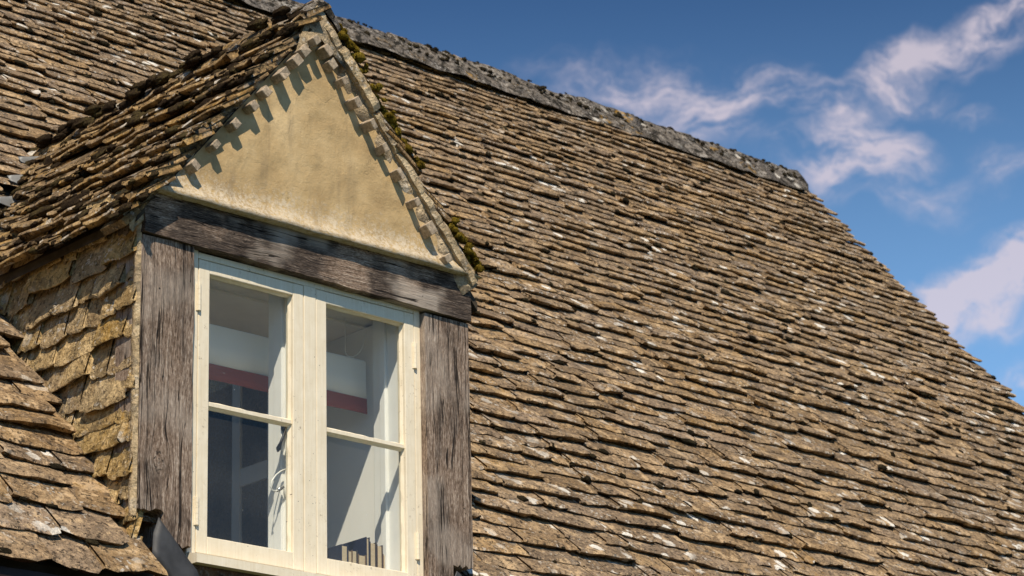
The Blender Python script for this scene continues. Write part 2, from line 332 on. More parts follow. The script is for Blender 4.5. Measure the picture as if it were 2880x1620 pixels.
# ------------------------------------------------------------------ stone tiles
K = 7
def tile_variant(seed):
    """unit stone slate: u -.5...5 wide, v 0..1 upslope from its ragged lower edge, n in thicknesses"""
    r = random.Random(seed)
    us = np.linspace(-.5, .5, K) + np.array([0]+[r.uniform(-.04, .04) for _ in range(K-2)]+[0])
    ph = r.uniform(0, 9); jag = np.array([r.uniform(-.024, .024)+.024*math.sin(ph+u*5) for u in us])
    jag[0] += r.uniform(.01, .075); jag[-1] += r.uniform(.01, .075); jag += r.uniform(-.07, .07)*us
    H = 2.2
    top = H+1+np.array([r.uniform(-.16, .16) for _ in us])+.22*np.sin(ph*2+us*4)
    taper = r.uniform(.965, 1.0)
    v = []
    for j in range(K): v.append((us[j], jag[j], top[j]-.24))                     # 0  worn arris
    for j in range(K): v.append((us[j]*.985, jag[j]+.05, top[j]+.02))            # 1  top near the edge
    for j in range(K): v.append((us[j]*taper, 1.0, 1.0))                         # 2  head
    for j in range(K): v.append((us[j], jag[j], top[j]-.24))                     # 3  (front, split)
    for j in range(K): v.append((us[j]*.99, jag[j]+r.uniform(.025, .065), H-.15+r.uniform(-.15, .15)))   # 4 lower arris
    for j in range(K): v.append((us[j]*taper, 1.0, 0.0))                         # 5 head underside
    f = []
    def strip(a, b): return [(a*K+j, a*K+j+1, b*K+j+1, b*K+j) for j in range(K-1)]
    f += strip(0, 1)+strip(1, 2)+strip(4, 3)+strip(5, 4)
    for j, rev in ((0, False), (K-1, True)):
        q1 = (3*K+j, 4*K+j, 5*K+j, 2*K+j); q2 = (3*K+j, 2*K+j, 1*K+j)
        f += [q1[::-1] if rev else q1, q2[::-1] if rev else q2]
    return np.array(v), f
VARS = [tile_variant(100+i) for i in range(28)]
def variant_meshes(mat, pre):
    out = []
    for v, f in VARS:
        me = bpy.data.meshes.new(pre); me.from_pydata(v.tolist(), [], f)
        me.polygons.foreach_set('use_smooth', [True]*len(f)); me.materials.append(mat); me.update(); out.append(me)
    return out
class Frame:
    def __init__(s, O, U, V): s.O = Vector(O); s.U = Vector(U).normalized(); s.V = Vector(V).normalized(); s.N = s.U.cross(s.V)
    def p(s, u, v, n=0.0): return s.O+s.U*u+s.V*v+s.N*n
def tile_matrix(fr, u, v, w, L, t, rot=0.0, lift=0.0, base=0.0):
    cr, sr = math.cos(rot), math.sin(rot)
    U = fr.U*cr+fr.V*sr; V = fr.V*cr-fr.U*sr; N = fr.N
    V2 = (V-N*(lift/L)).normalized(); N2 = U.cross(V2)
    o = fr.p(u, v, base+lift)
    return Matrix(((U.x*w, V2.x*L, N2.x*t, o.x), (U.y*w, V2.y*L, N2.y*t, o.y), (U.z*w, V2.z*L, N2.z*t, o.z), (0, 0, 0, 1)))
def lay(fr, u0, u1, vs, wfun, tfun, keep, seed, lap=2.2, vj=.10, rotj=1.6, bend=None, sag=None, edge0=None, edge1=None):
    """courses of slates; vs: course lines from the eave up. returns [(variant, matrix, centre)]"""
    r = random.Random(seed); out = []
    for k in range(len(vs)-1):
        v0 = vs[k]; e = vs[k+1]-vs[k]
        u = u0+(edge0(r) if edge0 else -r.uniform(0, .2)); end = u1+(edge1(r) if edge1 else 0)
        while u < end-.03:
            w = wfun(v0, r)
            if edge1 and u+w > end-.05: w = end-u
            if w > .46: w = .33
            uc = u+w/2; gap = r.uniform(.0005, .004)
            dv, rot = 0.0, 0.0
            if bend: dv, rot = bend(uc, v0)
            wav = .10*e*fbm(uc*1.1, k*.31, seed)
            vv = v0+dv+wav+r.uniform(-vj, vj)*e
            t = tfun(v0, r); base = sag(uc, v0) if sag else 0.0
            lift = r.uniform(0, .005) if r.random() < .85 else r.uniform(.005, .014)
            c = fr.p(uc, vv+e*.5, base+2.4*t)
            if keep(c, uc, vv, w):
                out.append((r.randrange(len(VARS)), tile_matrix(fr, uc, vv, w-gap, e*lap, t, rot+R(r.uniform(-rotj, rotj)), lift, base), c))
            u += w
    return out
def field_mesh(name, tiles, mat, seed):
    r = np.random.RandomState(seed); vs = []; fs = []; rn = []; b = 0
    for vi, mw, c in tiles:
        v, f = VARS[vi]; A = np.array(mw); vs.append(v@A[:3, :3].T+A[:3, 3]); fs += [tuple(i+b for i in q) for q in f]
        rn.append(np.full(len(v), r.rand())); b += len(v)
    me = bpy.data.meshes.new(name); me.from_pydata(np.concatenate(vs).tolist(), [], fs)
    me.polygons.foreach_set('use_smooth', [True]*len(fs))
    at = me.attributes.new('rnd', 'FLOAT', 'POINT'); at.data.foreach_set('value', np.concatenate(rn)); me.materials.append(mat); me.update(); return me

TP = 1.19; PITCH = math.atan(TP); Z0 = .33                                  # main roof bedding plane z = Z0 + TP*y
ZS = .40                                                                    # slate surface
DP = 1.20; DPITCH = math.atan(DP); DXC, DZ = .70, 2.35                       # dormer roof bedding plane z = DZ - DP*|x-DXC|
GROUND = -3.40
EAVE_Y = -.105; RIDGE_Y = 3.31; X_END = 7.06; X_BEG = -2.6
crest = hit(960, 46.6, (0, 1, 0), (0, RIDGE_Y, 0)).z

# ================================================================== SETTING
g = MB(); S = 600.0; n = 24
gv = [(-S+2*S*i/n, -S+2*S*j/n, GROUND) for j in range(n+1) for i in range(n+1)]
g.add(gv, [[j*(n+1)+i, j*(n+1)+i+1, (j+1)*(n+1)+i+1, (j+1)*(n+1)+i] for j in range(n) for i in range(n)])
tag(g.build('ground', simple('gravel_and_grass', (.075, .085, .035), .95, 3.0, .35, .4, .02)), kind='structure')

# ================================================================== COTTAGE: walls, main roof, ridge, gutter
cottage = thing('cottage', 'long stone-tiled cottage roof sweeping up to a grey lichened ridge', 'cottage', (2.2, 1.6, GROUND))
w = MB(); w.box(X_BEG+.1, X_END-.12, .035, .40, GROUND, .30)
w.box(X_END-.5, X_END-.12, .42, 6.2, GROUND, .30)
w.box(X_BEG+.1, X_END-.12, 6.2, 6.55, GROUND, .30)
gw = [(X_END-.5, .44, .303), (X_END-.5, 6.1, .303), (X_END-.5, RIDGE_Y, Z0+TP*RIDGE_Y-.2), (X_END-.14, .44, .303), (X_END-.14, 6.1, .303), (X_END-.14, RIDGE_Y, Z0+TP*RIDGE_Y-.2)]
w.add(gw, [(0, 1, 2), (5, 4, 3), (0, 3, 4, 1), (1, 4, 5, 2), (2, 5, 3, 0)])
w.build('wall', M['wall'], cottage)

FR = Frame((0, 0, Z0), (1, 0, 0), (0, math.cos(PITCH), math.sin(PITCH)))
cP, sP = math.cos(PITCH), math.sin(PITCH)
def dorm_y(x):                                                              # where the dormer roof meets the main roof at this x
    return (DZ-DP*abs(x-DXC)-Z0)/TP
# bedding under the slates, open where the dormer stands
deck = MB()
def deck_panel(x0, x1, ya, yb):
    th = .03
    for off in (0,):
        A = [FR.p(x, y/cP, 0) for x, y in ((x0, ya[0]), (x1, ya[1]), (x1, yb), (x0, yb))]
        B = [p-FR.N*th for p in A]
        deck.add(A+B, [(0, 1, 2, 3), (7, 6, 5, 4), (0, 4, 5, 1), (1, 5, 6, 2), (2, 6, 7, 3), (3, 7, 4, 0)])
deck_panel(X_BEG, .03, (EAVE_Y+.03,)*2, RIDGE_Y); deck_panel(1.372, X_END-.05, (EAVE_Y+.03,)*2, RIDGE_Y)
xs = [.03, .2, .45, .70, .95, 1.2, 1.372]
for a, b in zip(xs[:-1], xs[1:]): deck_panel(a, b, (dorm_y(a)-.12, dorm_y(b)-.12), RIDGE_Y)
bk = [Vector((X_BEG, RIDGE_Y, Z0+TP*RIDGE_Y)), Vector((X_END-.05, RIDGE_Y, Z0+TP*RIDGE_Y)), Vector((X_END-.05, 6.6, .28)), Vector((X_BEG, 6.6, .28))]
deck.add(bk+[p-Vector((0, 0, .05)) for p in bk], [(0, 1, 2, 3), (7, 6, 5, 4)])
roof = deck.build('roof', M['deck'], cottage)

vs = [EAVE_Y/cP]; e0, e1, vtop = .110, .053, (RIDGE_Y-.03)/cP
for e in (.150, .145, .138): vs.append(vs[-1]+e)
while vs[-1] < vtop:
    f = min(1, max(0, (vs[-1]-vs[0])/(vtop-vs[0]))); vs.append(vs[-1]+(e0+(e1-e0)*f**.75)*rng.uniform(.93, 1.07))
def mw_(v, r):
    f = min(1, max(0, v/vtop)); m = .265+(.165-.265)*f; return max(.07, r.gauss(m, m*.34))
def mt_(v, r): return r.uniform(.0125, .0205)*(1-.28*min(1, max(0, v/vtop)))
def sag(u, v): return .016*fbm(u*.5, v*.5, 3.3)+.006*fbm(u*1.7, v*1.5, 8.1)
def keep_main(c, u, v, w):
    if c.y < .10 and .03 < c.x < 1.37: return c.y < .0 and (c.x < .09 or c.x > 1.31)
    if -.00 < c.x < 1.40 and c.y < dorm_y(c.x)-.02: return False
    return True
main = lay(FR, X_BEG, X_END, vs, mw_, mt_, keep_main, 11, vj=.055, rotj=1.1, sag=sag, edge1=lambda r: r.gauss(.02, .018))
def seen(c):
    x, y = proj(c)
    if not (-30 < x < 2910 and -30 < y < 1650): return False
    if c.x < 0: return y > 870+.0+max(0, x)*1.35 or c.y < .0
    if x < 1330 and y > 60+ (910-x)*.52 if x < 910 else (y > (x-910)*1.85 and x < 1330): return False
    return True
order = sorted([i for i, q in enumerate(main) if seen(q[2])], key=lambda i: (main[i][2]-CAM).length)
single = set(order[:298])
TM = variant_meshes(M['tile'], 'roof_tile')
for i in order[:298]: link('stone_tile', TM[main[i][0]], roof, mw=main[i][1])
fl = link('tile_courses', field_mesh('tile_courses', [q for i, q in enumerate(main) if i not in single], M['tile'], 5), roof); tag(fl, kind='stuff')

# ridge of the main roof: heavy bedded ridge stones
def ridge_stone(length, half, drop, thick, seed, axis='X'):
    """inverted-V stone, rough; local x along the ridge, crest at z = 0"""
    r = random.Random(seed); nx, prof = 9, [(-1, -1), (-.66, -.60), (-.33, -.24), (-.10, -.035), (.10, -.035), (.33, -.24), (.66, -.60), (1, -1)]
    vs = []; fs = []; m = len(prof)
    for i in range(nx):
        x = length*i/(nx-1)
        for a, b in prof:
            k = fbm(x*7+seed*3.1, a*2.0+seed, b*2.0)*.016; vs.append((x, a*half+k*.5*a, b*drop+k))
    o = len(vs)
    for i in range(nx):
        x = length*i/(nx-1)
        for a, b in prof: vs.append((x, a*half*1.0, b*drop-thick*(1.0 if abs(a) > .5 else 1.4)))
    for i in range(nx-1):
        for j in range(m-1):
            fs.append((i*m+j, (i+1)*m+j, (i+1)*m+j+1, i*m+j+1))
        fs.append((i*m, o+i*m, o+(i+1)*m, (i+1)*m)); fs.append((i*m+m-1, (i+1)*m+m-1, o+(i+1)*m+m-1, o+i*m+m-1))
    for e, rev in ((0, False), (nx-1, True)):
        for j in range(m-1):
            q = (e*m+j, e*m+j+1, o+e*m+j+1, o+e*m+j); fs.append(q[::-1] if rev else q)
    return MB().add(vs, fs, True).mesh('ridge_stone')
x = X_BEG; k = 0
rs = [ridge_stone(.46, .088, .112, .03, s) for s in range(6)]
while x < X_END-.02:
    L = min(.46, X_END+.05-x); k += 1
    o = link('ridge_stone', rs[k % 6], roof, M['ridge'], Matrix.Translation((x, RIDGE_Y, crest+rng.uniform(-.010, .006))) @ Matrix.Rotation(R(rng.uniform(-.9, .9)), 4, 'Z') @ Matrix.Rotation(R(rng.uniform(-.7, .7)), 4, 'Y') @ Matrix.Diagonal((L/.46*.968, 1, 1, 1)))
    x += L
# mortar bed under the ridge stones, showing along their lower edge
bed = MB(); nx = 160; vsb = []
for i in range(nx+1):
    xx = X_BEG+(X_END-X_BEG-.07)*i/nx
    for yy, dz in ((-.165, -.205), (-.105, -.125), (-.05, -.070), (.08, -.12)):
        k = fbm(xx*6, yy*9)*.02; vsb.append((xx, RIDGE_Y+yy+k, crest+dz+.05*0+fbm(xx*9, yy*5, 2)*.014))
bed.add(vsb, [(i*4+j, (i+1)*4+j, (i+1)*4+j+1, i*4+j+1) for i in range(nx) for j in range(3)], True)
bed.build('ridge_mortar', M['ridge'], roof)

# gutter under the eaves, left and right of the window
for x0, x1 in ((X_BEG, .10), (1.34, X_END)):
    gm = MB(); prof = []; cy, cz, rr = EAVE_Y-.040, .158, .055
    for a in range(0, 13): th = math.pi+math.pi*a/12; prof.append((cy+rr*math.cos(th), cz+rr*math.sin(th)))
    for a in range(12, -1, -1): th = math.pi+math.pi*a/12; prof.append((cy+(rr-.005)*math.cos(th), cz+(rr-.005)*math.sin(th)))
    m = len(prof); vv = [(x0, a, b) for a, b in prof]+[(x1, a, b) for a, b in prof]
    gm.add(vv, [(i, m+i, m+(i+1) % m, (i+1) % m) for i in range(m)]+[list(range(m)), list(range(2*m-1, m-1, -1))])
    go = gm.build('gutter', M['iron'], cottage)
    fm = MB().box(x0, x1, -.085, -.060, .02, .215).build('fascia_board', M['iron'], cottage)
    sf = MB().box(x0, x1, -.0595, .034, .10, .125).build('soffit_board', M['iron'], cottage)

# ================================================================== DORMER
dormer = thing('dormer', 'gabled dormer with ochre rendered gable, oak frame and mossy stone roof', 'dormer', (.70, .3, .40))
# oak posts, with ragged notched feet
def oak_piece(name, poly, y0, y1, mat, seed, dy=.0):
    bm = bmesh.new(); vs = [bm.verts.new((x, y0, z)) for x, z in poly]; f = bm.faces.new(vs)
    if f.normal.y > 0 or True:
        bm.normal_update()
    ex = bmesh.ops.extrude_face_region(bm, geom=[f]); 
    for e in ex['geom']:
        if isinstance(e, bmesh.types.BMVert): e.co.y = y1
    bmesh.ops.recalc_face_normals(bm, faces=bm.faces[:])
    me = bpy.data.meshes.new(name); bm.to_mesh(me); bm.free(); return link(name, me, dormer, mat)
def wobble_edge(x0, z0, x1, z1, nseg, amp, seed):
    r = random.Random(seed); out = []
    for i in range(nseg+1):
        f = i/nseg; a = amp*(fbm(f*6+seed, seed*1.7)+r.uniform(-.35, .35)) if 0 < i < nseg else 0
        dx, dz = x1-x0, z1-z0; l = math.hypot(dx, dz); out.append((x0+dx*f-dz/l*a, z0+dz*f+dx/l*a))
    return out
XL2, XR1 = .204, 1.197
def ragged(x0, x1, z, seed):
    r = random.Random(seed); n = 9; return [(x0+(x1-x0)*i/n, z+r.uniform(-.007, .007)) for i in range(n+1)]
left = ragged(0.0, .098, .497, 4)+ragged(.101, XL2, .395, 5)+wobble_edge(XL2, .40, XL2, 1.41, 22, .0035, 6)[1:]+wobble_edge(0, 1.405, 0, .50, 22, .004, 7)[:-1]
oak_piece('post', left, -.002, .14, M['oak_post'], 1)
right = ragged(XR1, 1.305, .30, 8)+ragged(1.308, 1.40, .497, 9)+wobble_edge(1.40, .50, 1.40, 1.385, 22, .0035, 10)[1:]+wobble_edge(XR1, 1.385, XR1, .31, 22, .004, 11)[:-1]
oak_piece('post', right, -.002, .14, M['oak_post'], 2)
lin = wobble_edge(-.004, 1.4135, 1.404, 1.4135-.022, 40, .004, 12)+wobble_edge(1.405, 1.40, 1.402, 1.553, 5, .002, 13)[1:]+wobble_edge(1.39, 1.556, 0, 1.556, 20, .001, 14)+wobble_edge(-.003, 1.55, -.004, 1.42, 6, .004, 15)
oak_piece('lintel', lin, -.016, .14, M['oak_lintel'], 3)

# rendered gable, its foot kicked out over the lintel
def gable():
    bm = bmesh.new(); nx, nz = 60, 36; zt = 2.335
    def top(x): return zt-DP*abs(x-DXC)
    rows = []
    for j in range(nz+1):
        row = []; f = j/nz
        for i in range(nx+1):
            a = i/nx; z = 1.556+(zt-1.556)*f
            hw0 = (zt-z)/DP; xl, xr = max(DXC-hw0, -.012), min(DXC+hw0, 1.43-.0)
            if f == 0: xl, xr = -.010, 1.435
            x = xl+(xr-xl)*a; h = z-1.556
            y = -.020-.034*math.exp(-(h/.034)**1.4)+.0045*fbm(x*4, z*4, 1.0)+.002*fbm(x*16, z*16, 4.0)
            if j == 0: z += .004*fbm(x*8, 0, 5)-.004
            row.append(bm.verts.new((x, y, z)))
        rows.append(row)
    for j in range(nz):
        for i in range(nx):
            try: bm.faces.new((rows[j][i], rows[j][i+1], rows[j+1][i+1], rows[j+1][i]))
            except ValueError: pass
    # underside of the kicked foot and a back
    bot = [bm.verts.new((v.co.x, .08, 1.559)) for v in rows[0]]
    for i in range(nx): bm.faces.new((bot[i], bot[i+1], rows[0][i+1], rows[0][i]))
    for f in bm.faces: f.smooth = True
    bmesh.ops.remove_doubles(bm, verts=rows[nz], dist=1e-5)
    me = bpy.data.meshes.new('gable_panel'); bm.to_mesh(me); bm.free(); return link('gable_panel', me, dormer, M['render'])
gable()
MB().prism([(.0, 1.562), (1.40, 1.562), (DXC, 2.32)], .0, .10).build('gable_core', M['render'], dormer)

# roof of the dormer
dc, ds = math.cos(DPITCH), math.sin(DPITCH)
DL = Frame((DXC-.0, 0, DZ), (0, -1, 0), (dc, 0, ds)); DR = Frame((DXC, 0, DZ), (0, 1, 0), (-dc, 0, ds))
dk = MB()
for fr, sgn in ((DL, -1), (DR, 1)):
    pts = []
    for x in (-.035, DXC) if sgn < 0 else (1.435, DXC):
        z = DZ-DP*abs(x-DXC); yb = (z-Z0)/TP+.05
        pts += [Vector((x, -.015, z)), Vector((x, yb, z))]
    A = [pts[0], pts[1], pts[3], pts[2]]; B = [p-Vector((0, 0, .03)) for p in A]
    dk.add(A+B, [(0, 1, 2, 3), (7, 6, 5, 4), (0, 4, 5, 1), (1, 5, 6, 2), (2, 6, 7, 3), (3, 7, 4, 0)])
droof = dk.build('roof', M['deck'], dormer)
vd = [-(.775)/dc]
rd = random.Random(3)
while vd[-1] < -.015: vd.append(vd[-1]+rd.uniform(.062, .080))
def wd(v, r): return max(.07, r.gauss(.19, .07))
def td(v, r): return r.uniform(.014, .024)
def valley_u(v, fr):                                                        # u of the valley on this slope
    return (DZ+v*ds-Z0)/TP
def bend_l(u, v):
    s = max(0.0, (-u)-(valley_u(v, DL)-.42)); return .55*s*s, -math.atan(1.1*s)*.9
def keep_d(c, u, v, w): return c.z > ZS+TP*c.y-.05
def sagd(u, v): return .010*fbm(u*1.7, v*2.0, 12.3)
ltiles = lay(DL, -1.9, .062, vd, wd, td, keep_d, 21, lap=2.1, vj=.16, rotj=2.6, bend=bend_l, sag=sagd, edge1=lambda r: r.gauss(.0, .017))
DM = variant_meshes(M['tile_dormer'], 'dormer_tile')
for vi, mw, c in ltiles: link('stone_tile', DM[vi], droof, mw=mw)
vdr = [v for v in vd if v > -.690/dc]
rtiles = lay(DR, -.045, 1.9, vdr, wd, td, keep_d, 22, lap=2.1, vj=.12, rotj=2.0, sag=sagd, edge0=lambda r: r.gauss(.0, .010))
front = [q for q in rtiles if q[2].y < .18]; rest = [q for q in rtiles if q[2].y >= .18]
for vi, mw, c in front: link('stone_tile', DM[vi], droof, mw=mw)
tag(link('tile_courses', field_mesh('dormer_courses', rest, M['tile_dormer'], 9), droof), kind='stuff')

# ridge stones of the dormer, front one with a mortar nose
drs = [ridge_stone(.30, .085, .10, .03, 40+s) for s in range(4)]
y = -.055; k = 0
while y < 1.80:
    L = rng.uniform(.22, .30); k += 1
    zz = DZ+.098-(.012 if k % 2 else 0)
    link('ridge_stone', drs[k % 4], droof, M['tile_dormer'] if k > 1 else M['ridge'], Matrix.Translation((DXC, y, zz)) @ Matrix.Rotation(R(90+rng.uniform(-1.5, 1.5)), 4, 'Z') @ Matrix.Diagonal((L/.30*.985, 1, 1, 1)))
    y += L

# mortar pointing under the verges, between slates and render
def verge_mortar(side, seed, name):
    fr = DL if side < 0 else DR; n = 90; vs = []; fs = []
    prof = [(.004, -.052), (-.024, -.048), (-.031, -.026), (-.034, -.004), (-.034, .030)] if side > 0 else [(.004, -.040), (-.010, -.036), (-.014, -.018), (-.016, .0), (-.016, .03)]     # (y, n)
    for i in range(n+1):
        v0_ = vd[0]+.012 if side < 0 else -.700/dc; v = v0_+(-v0_)*i/n
        bite = .5+.5*math.sin(i*.55+seed)
        for j, (yy, nn) in enumerate(prof):
            q = fr.p(0, v, nn+.012*fbm(v*14, j*.7, seed)+(.012*bite if j in (1, 2) else 0)); vs.append((q.x, yy+.010*fbm(v*11, j*.5, seed+4.0)+(.010*bite if 0 < j < 3 else 0), q.z))
    m = len(prof)
    for i in range(n):
        for j in range(m-1):
            q = (i*m+j, i*m+j+1, (i+1)*m+j+1, (i+1)*m+j); fs.append(q if side > 0 else q[::-1])
    MB().add(vs, fs, True).build(name, M['mortar'], dormer)
vdr = [v for v in vd if v > -.690/dc]
verge_mortar(1, 3, 'verge_mortar'); verge_mortar(-1, 8, 'verge_mortar')
# flat undercloak stones bedded on the verge under the slates
def undercloak(side, seed):
    fr = DL if side < 0 else DR; r = random.Random(seed); v = (vd[0] if side < 0 else vdr[0])-.01
    while v < -.06:
        L = min(r.uniform(.16, .30), -.02-v); n = 12; vs = []; fs = []; th = r.uniform(.020, .028)*(1.45 if side > 0 else 1); y0 = (-.052 if side > 0 else -.022)+r.uniform(-.008, .006)
        for i in range(n+1):
            q = v+L*i/n; e = .007*fbm(q*22, seed, side)+(.006 if i in (0, n) else 0)
            for yy, nn in ((y0+e, -.004), (y0-.003+e, th*.45), (y0+.006+e, th), (.10, th), (.10, -.004)):
                a = fr.p(0, q, nn+.003*fbm(q*30, yy*40, seed)); vs.append((a.x, yy, a.z))
        for i in range(n):
            for j in range(5):
                q = (i*5+j, i*5+(j+1) % 5, (i+1)*5+(j+1) % 5, (i+1)*5+j); fs.append(q if side > 0 else q[::-1])
        fs += [tuple(range(5)), tuple(n*5+j for j in range(4, -1, -1))]
        MB().add(vs, fs).build('undercloak_stone', M['mortar'] if side > 0 else M['tile_dormer'], droof); v += L+.002
undercloak(1, 5); undercloak(-1, 9)
nose = MB(); nv = []
for i in range(13):
    a = math.pi*i/12-.0
    nv.append((DXC-.11*math.cos(a), -.052-.008*math.sin(a*2), DZ-.055+.125*math.sin(a)-.11*abs(math.cos(a))))
nv2 = [(DXC+(x-DXC)*.80, .02, z-.02) for x, yv, z in nv]
ctr = len(nv)+len(nv2)
nose.add(nv+nv2+[(DXC, -.050, DZ-.075)], [(i, i+1, len(nv)+i+1, len(nv)+i) for i in range(12)]+[(i+1, i, ctr) for i in range(12)], True)
nose.build('ridge_nose_mortar', M['mortar'], dormer)

# batten ends poking out of both verges
LB = [(.164, 1.667), (.247, 1.763), (.328, 1.858), (.400, 1.939), (.455, 2.009), (.523, 2.089), (.582, 2.156), (.615, 2.200), (.655, 2.248)]
RB = [(.720, 2.236), (.748, 2.190), (.790, 2.137), (.846, 2.074), (.912, 2.006), (.975, 1.930), (1.044, 1.852), (1.114, 1.763), (1.183, 1.676), (1.262, 1.585)]
def batten(x, z, side, i):
    r = random.Random(500+i+side*50); ang = DPITCH*side
    hw, hh = .0195*r.uniform(.72, 1.15), .0150*r.uniform(.75, 1.2); tip = -.071+r.uniform(-.016, .014)
    mb = MB(); L = .16
    Mx = Matrix.Translation((x, 0, z)) @ Matrix.Rotation(ang+R(r.uniform(-5, 5)), 4, 'Y') @ Matrix.Rotation(R(r.uniform(-4, 4)), 4, 'Z')
    bm = bmesh.new(); bmesh.ops.create_cube(bm, size=1.0)
    for v in bm.verts:
        v.co = Vector((v.co.x*2*hw, tip+r.uniform(-.004, .004) if v.co.y < 0 else tip+L, v.co.z*2*hh))
    bmesh.ops.bevel(bm, geom=bm.edges[:], offset=.0018, segments=1, affect='EDGES'); bm.transform(Mx)
    me = bpy.data.meshes.new('batten'); bm.to_mesh(me); bm.free(); link('batten', me, dormer, M['batten'])
for i, (x, z) in enumerate(LB): batten(x, z, -1, i)
for i, (x, z) in enumerate(RB): batten(x, z, 1, i)

# slate-hung cheeks
cheek = MB().box(.042, .15, .141, 1.3, .10, 1.50).build('cheek', M['mortar'], dormer)
cheekr = MB().box(1.20, 1.315, .141, 1.3, .10, 1.50).build('cheek', M['mortar'], dormer)
vc = [.27]
while vc[-1] < 1.50: vc.append(vc[-1]+rng.uniform(.082, .104))
CL = Frame((.042, 0, 0), (0, -1, 0), (0, 0, 1)); CR = Frame((1.315, 0, 0), (0, 1, 0), (0, 0, 1))
def keep_c(c, u, v, w): return c.z > ZS+TP*c.y-.16 and c.z < 1.62 and c.y > -.02
def wc(v, r): return min(.26, max(.08, r.gauss(.165, .05)))
ctiles = lay(CL, -1.15, -.004, vc, wc, lambda v, r: r.uniform(.014, .021), keep_c, 31, lap=1.75, vj=.16, rotj=4.0, edge1=lambda r: r.uniform(-.014, -.004))
CM = variant_meshes(M['tile_cheek'], 'cheek_tile')
for vi, mw, c in ctiles: link('cheek_tile', CM[vi], cheek, mw=mw)
crt = lay(CR, .15, 1.15, vc, wc, lambda v, r: r.uniform(.014, .018), keep_c, 32, lap=1.75, vj=.16, rotj=2.0, edge0=lambda r: 0.0)
tag(link('tile_courses', field_mesh('cheek_courses', crt, M['tile_cheek'], 12), cheekr), kind='stuff')
# mortar fillet beside the post
fm = MB(); vs_ = []
for i in range(41):
    z = .47+(1.545-.47)*i/40; vs_ += [(-.002+.003*fbm(z*9, 1), .004, z), (-.013+.004*fbm(z*12, 2), .010, z), (-.016+.005*fbm(z*10, 3), .028+.004*fbm(z*15, 4), z), (.02, .034, z)]
fm.add(vs_, [(i*4+j+1, i*4+j, (i+1)*4+j, (i+1)*4+j+1) for i in range(40) for j in range(3)], True); fm.build('mortar_fillet', M['mortar'], dormer)

# lead: apron flap at the foot of each post, and soakers in the valley
def sheet(name, pts, mat, parent, th=.003, bow=.0):
    bm = bmesh.new(); vs = [bm.verts.new(p) for p in pts]; f = bm.faces.new(vs); bm.normal_update()
    bmesh.ops.triangulate(bm, faces=[f]); bmesh.ops.subdivide_edges(bm, edges=bm.edges[:], cuts=3, use_grid_fill=True)
    c = sum((Vector(p) for p in pts), Vector())/len(pts); nn = (Vector(pts[1])-Vector(pts[0])).cross(Vector(pts[2])-Vector(pts[0])).normalized()
    for v in bm.verts: v.co += nn*(bow*fbm(v.co.x*9, v.co.y*9, v.co.z*9))
    ex = bmesh.ops.extrude_face_region(bm, geom=bm.faces[:])
    for e in ex['geom']:
        if isinstance(e, bmesh.types.BMVert): e.co += nn*th
    bmesh.ops.recalc_face_normals(bm, faces=bm.faces[:])
    for f in bm.faces: f.smooth = True
    me = bpy.data.meshes.new(name); bm.to_mesh(me); bm.free(); return link(name, me, parent, mat)
P0 = lambda px, py, yy: hit(px, py, (0, 1, 0), (0, yy, 0))
sheet('lead_flashing', [P0(446, 1455, -.030), P0(431, 1500, -.030), P0(427, 1560, -.035), P0(505, 1660, -.055), P0(575, 1660, -.055), P0(553, 1605, -.045), P0(512, 1549, -.038)], M['lead'], dormer, bow=.006)
sheet('lead_flashing', [P0(1284, 1606, -.020), P0(1272, 1640, -.02), P0(1330, 1700, -.03), P0(1340, 1690, -.03), P0(1296, 1616, -.022)], M['lead'], dormer, bow=.004)
for xx in (.20, .34, .47, .59):
    yv = (DZ+.07-DP*abs(xx-DXC)-ZS)/TP; zc = ZS+TP*yv
    o = Vector((xx, yv, zc))
    a = FR.p(0, 0, 0)*0
    dv = FR.V; du = Vector((-1, 0, 0)); dd = Vector((dc, 0, ds)); fwd = Vector((0, -1, 0))
    sheet('lead_soaker', [o+du*.075+FR.N*.010-dv*.030, o+FR.N*.002-dv*.035, o+fwd*.06+Vector((0, 0, .008)), o+fwd*.06+dd*.035+Vector((0, 0, .014)), o+dd*.04+FR.N*.012, o+du*.075+FR.N*.010+dv*.005], M['lead_pale'], dormer, bow=.006)

# ================================================================== WINDOW
win = thing('casement_window', 'cream painted two-light casement window set in the oak dormer frame', 'window', (.70, .03, .36))
YF = .022; SX = (.2409, .6767, .732, 1.1664); SZ0, SZ1 = .3902, 1.3809; GZ0, GZ1 = .4487, 1.3375
fr = MB(); B = .0025
fr.box(XL2+.001, SX[0]-.0018, YF+.001, .085, .352, 1.4125, B); fr.box(SX[3]+.0018, XR1-.001, YF+.001, .085, .352, 1.40, B)
fr.box(SX[0]-.0016, SX[3]+.0016, YF+.002, .085, SZ1+.0022, 1.405, B)
fr.box(SX[0]-.0016, SX[3]+.0016, YF+.003, .085, .352, SZ0-.0022, B)
fr.build('frame', M['paint'], win)
MB().box(SX[1]+.0018, SX[2]-.0018, YF-.001, .085, SZ0-.002, SZ1+.0018, B).build('mullion', M['paint'], win)
sv = [(x, a, b) for x in (XL2+.003, XR1+.0) for a, b in ((-.030, .345), (-.030, .374), (.0215, .386), (.0215, .345))]
sill = MB().add(sv, [(3, 2, 1, 0), (4, 5, 6, 7), (0, 1, 5, 4), (1, 2, 6, 5), (2, 3, 7, 6), (3, 0, 4, 7)]); sill.build('sill', M['paint'], win)
MB().box(XL2, XR1, .0, .034, .10, .3445, .002).build('apron_board', M['wall'], win)
